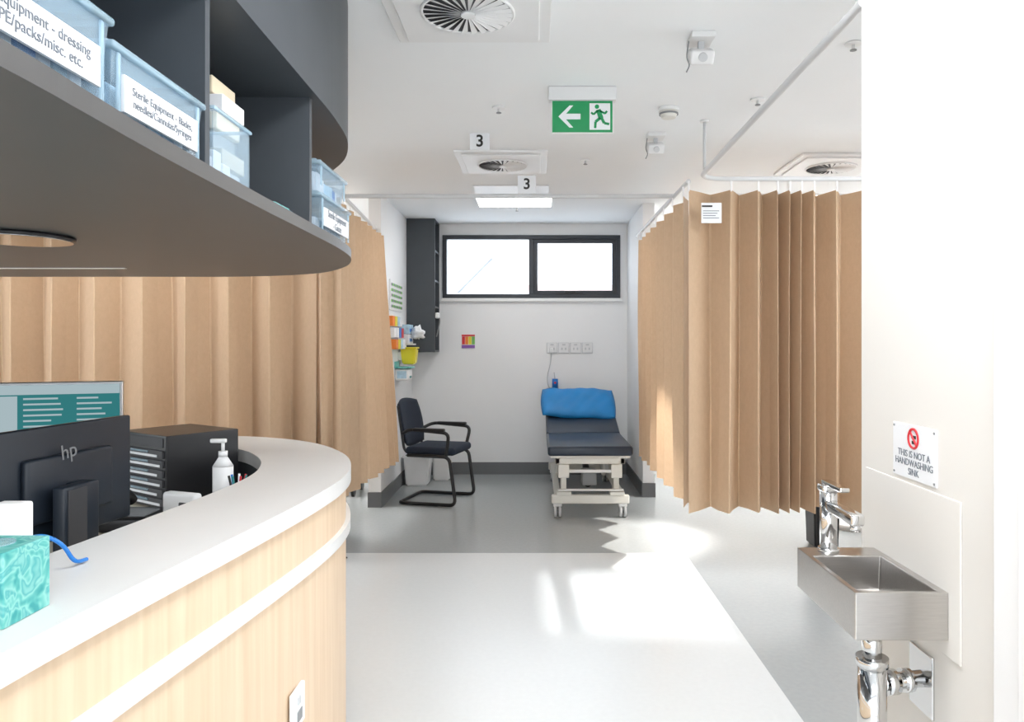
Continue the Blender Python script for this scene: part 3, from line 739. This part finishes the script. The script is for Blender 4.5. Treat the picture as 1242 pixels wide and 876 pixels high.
# ------------------------------------------------------------------ sink
sx0, sx1, sy0, sy1, sz0, sz1 = .73, .944, 1.70, 2.08, .74, .85
bm = bmesh.new()
def rg(x0, x1, y0, y1, z): return [bm.verts.new(c) for c in ((x0, y0, z), (x1, y0, z), (x1, y1, z), (x0, y1, z))]
A = rg(sx0, sx1, sy0, sy1, sz0); B = rg(sx0, sx1, sy0, sy1, sz1); C = rg(sx0+.012, sx1-.02, sy0+.012, sy1-.085, sz1); D = rg(sx0+.018, sx1-.027, sy0+.018, sy1-.092, sz0+.02)
bm.faces.new(A[::-1]); bm.faces.new(D)
for a, b in ((A, B), (B, C), (C, D)):
    for i in range(4): bm.faces.new((a[i], a[(i+1) % 4], b[(i+1) % 4], b[i]))
bmesh.ops.recalc_face_normals(bm, faces=bm.faces)
bas = from_bm(bm, 'basin', 'steel'); bv = bas.modifiers.new('b', 'BEVEL'); bv.width = .003; bv.segments = 2; bv.limit_method = 'ANGLE'
p = [bas, cyl('drain', (.83, 1.84, sz0+.02), (.83, 1.84, sz0+.024), .028, 'chrome')]
tx, ty = .80, 2.035
p += [cyl('waste_tail', (.80, 1.77, .66), (.80, 1.77, sz0), .022, 'chrome'), cyl('trap_collar', (.80, 1.77, .655), (.80, 1.77, .675), .037, 'chrome'), cyl('trap_body', (.80, 1.77, .40), (.80, 1.77, .655), .033, 'chrome'),
      cyl('trap_outlet', (.80, 1.79, .60), (.945, 1.82, .60), .02, 'chrome'), cyl('outlet_nut', (.84, 1.797, .60), (.87, 1.803, .60), .03, 'chrome'), cyl('outlet_nut_b', (.89, 1.808, .60), (.91, 1.812, .60), .028, 'chrome'), box('wall_flange', .943, .95, 1.77, 1.88, .52, .67, 'chrome', .002),
      tube('flex_hose', [(tx+.02, ty-.1, sz0), (tx+.03, ty-.11, .70), (tx+.07, ty-.13, .68), (.94, ty-.13, .69)], .007, 'steel', .02), cyl('stop_valve', (.90, 1.905, .69), (.95, 1.905, .69), .012, 'chrome')]
group('hand_basin', p, (.84, 1.9, sz0))
p = [cyl('flange', (tx, ty, sz1), (tx, ty, sz1+.012), .028, 'chrome'), cyl('column', (tx, ty, sz1), (tx, ty, sz1+.165), .023, 'chrome'),
     box('cap', tx-.024, tx+.024, ty-.024, ty+.024, sz1+.165, sz1+.185, 'chrome', .006, 3), box('lever', tx-.013, tx+.013, ty-.11, ty+.02, sz1+.183, sz1+.195, 'chrome', .003),
     box('spout', tx-.017, tx+.017, ty-.19, ty, sz1+.115, sz1+.145, 'chrome', .006, 3), cyl('aerator', (tx, ty-.172, sz1+.10), (tx, ty-.172, sz1+.116), .013, 'chrome')]
group('mixer_tap', p, (tx, ty, sz1))
box('splashback_panel', .944, .95, 1.655, 2.13, .70, 1.067, 'wallwarm', .002)
p = [box('board', .946, .95, 1.757, 1.97, 1.078, 1.215, 'paper', .001)]
yc = 1.863
ring = [(.9455, yc+.024*math.cos(i*math.pi/16), 1.182+.024*math.sin(i*math.pi/16)) for i in range(32)]
p.append(tube('prohibit_ring', ring, .0032, 'red', cyclic=True)); p.append(tube('prohibit_bar', [(.9455, yc+.017, 1.199), (.9455, yc-.017, 1.165)], .003, 'red'))
p.append(box('tap_icon', .9452, .946, yc-.012, yc+.01, 1.182, 1.19, 'ink')); p.append(box('hand_icon', .9452, .946, yc-.008, yc+.008, 1.168, 1.176, 'ink'))
p.append(text('caption', 'THIS IS NOT A\nHANDWASHING\nSINK', (.9455, yc, 1.118), TOXM, .0245, 'greyink', sp=.9))
for y_ in (1.765, 1.962):
    for z_ in (1.086, 1.207): p.append(cyl('screw', (.944, y_, z_), (.946, y_, z_), .003, 'grey', n=10))
group('sink_warning_sign', p)

# ------------------------------------------------------------------ items behind curtains
def trolley(name, x, y, h, w=.4):
    p = [box('body', x-w/2, x+w/2, y-w/2, y+w/2, .12, h, 'slate', .01, 3)]
    for i in range(4): p.append(box('drawer_%d' % i, x-w/2+.01, x+w/2-.01, y-w/2-.008, y-w/2, .15+(h-.2)*i/4, .14+(h-.2)*(i+1)/4, 'dgrey', .003))
    for a in (-1, 1):
        for b in (-1, 1): p.append(cyl('castor', (x+a*w*.4-.012, y+b*w*.4, .05), (x+a*w*.4+.012, y+b*w*.4, .05), .05, 'black')); p.append(cyl('stem', (x+a*w*.4, y+b*w*.4, .05), (x+a*w*.4, y+b*w*.4, .12), .01, 'steel'))
    group(name, p, (x, y, 0))
trolley('drawer_trolley', -1.70, 5.35, 1.42)
trolley('drawer_trolley', -1.85, 7.0, .8)
lx, ly = 2.45, 5.75  # lamp added behind the curtain for the floor streak and hem glow
p = [cyl('base', (lx, ly, 0), (lx, ly, .04), .2, 'whitem'), cyl('pole', (lx, ly, .04), (lx, ly, 1.7), .015, 'whitem'), tube('arm', [(lx, ly, 1.65), (lx-.1, ly-.03, 1.72), (lx-.2, ly-.06, 1.62)], .01, 'whitem', .03),
     cyl('shade', (lx-.16, ly-.05, 1.66), (lx-.24, ly-.07, 1.58), .05, 'whitem', .09)]
group('added_bay_lamp', p, (lx, ly, 0))
sp = bpy.data.lights.new('added_bay_beam', 'SPOT'); sp.energy = 300; sp.spot_size = math.radians(44); sp.spot_blend = .7; sp.shadow_soft_size = .03; sp.color = (1, .96, .90)  # added spot, shines under the hem and through the cloth
spo = bpy.data.objects.new('added_bay_beam', sp); COL.objects.link(spo); spo.location = (lx-.27, ly-.075, 1.54)
spo.rotation_euler = (Vector((.85, 5.42, .42))-spo.location).to_track_quat('-Z', 'Y').to_euler()

# ------------------------------------------------------------------ lights
w = bpy.data.worlds.new('sky'); scene.world = w; w.use_nodes = True
bg = w.node_tree.nodes['Background']; bg.inputs['Color'].default_value = (.91, .955, 1, 1); bg.inputs['Strength'].default_value = 2.4
sun = bpy.data.lights.new('sun', 'SUN'); sun.energy = 6; sun.angle = .045; sun.color = (1, .97, .92)
so_ = bpy.data.objects.new('sun', sun); COL.objects.link(so_); so_.location = (0, 12, 8)
so_.rotation_euler = Vector((.12, -1.75, -1)).to_track_quat('-Z', 'Y').to_euler()

# ------------------------------------------------------------------ camera
cam = bpy.data.cameras.new('camera'); co = bpy.data.objects.new('camera', cam); COL.objects.link(co)
co.location = (0, 0, CH); co.rotation_euler = (math.pi/2, 0, 0)
cam.sensor_width = 36; cam.lens = F/1242*36; cam.shift_x = -(VX-621)/1242; cam.shift_y = -(438-VY)/1242
cam.clip_start = .05
scene.camera = co
scene.view_settings.view_transform = 'Standard'; scene.view_settings.look = 'None'; scene.view_settings.exposure = .68
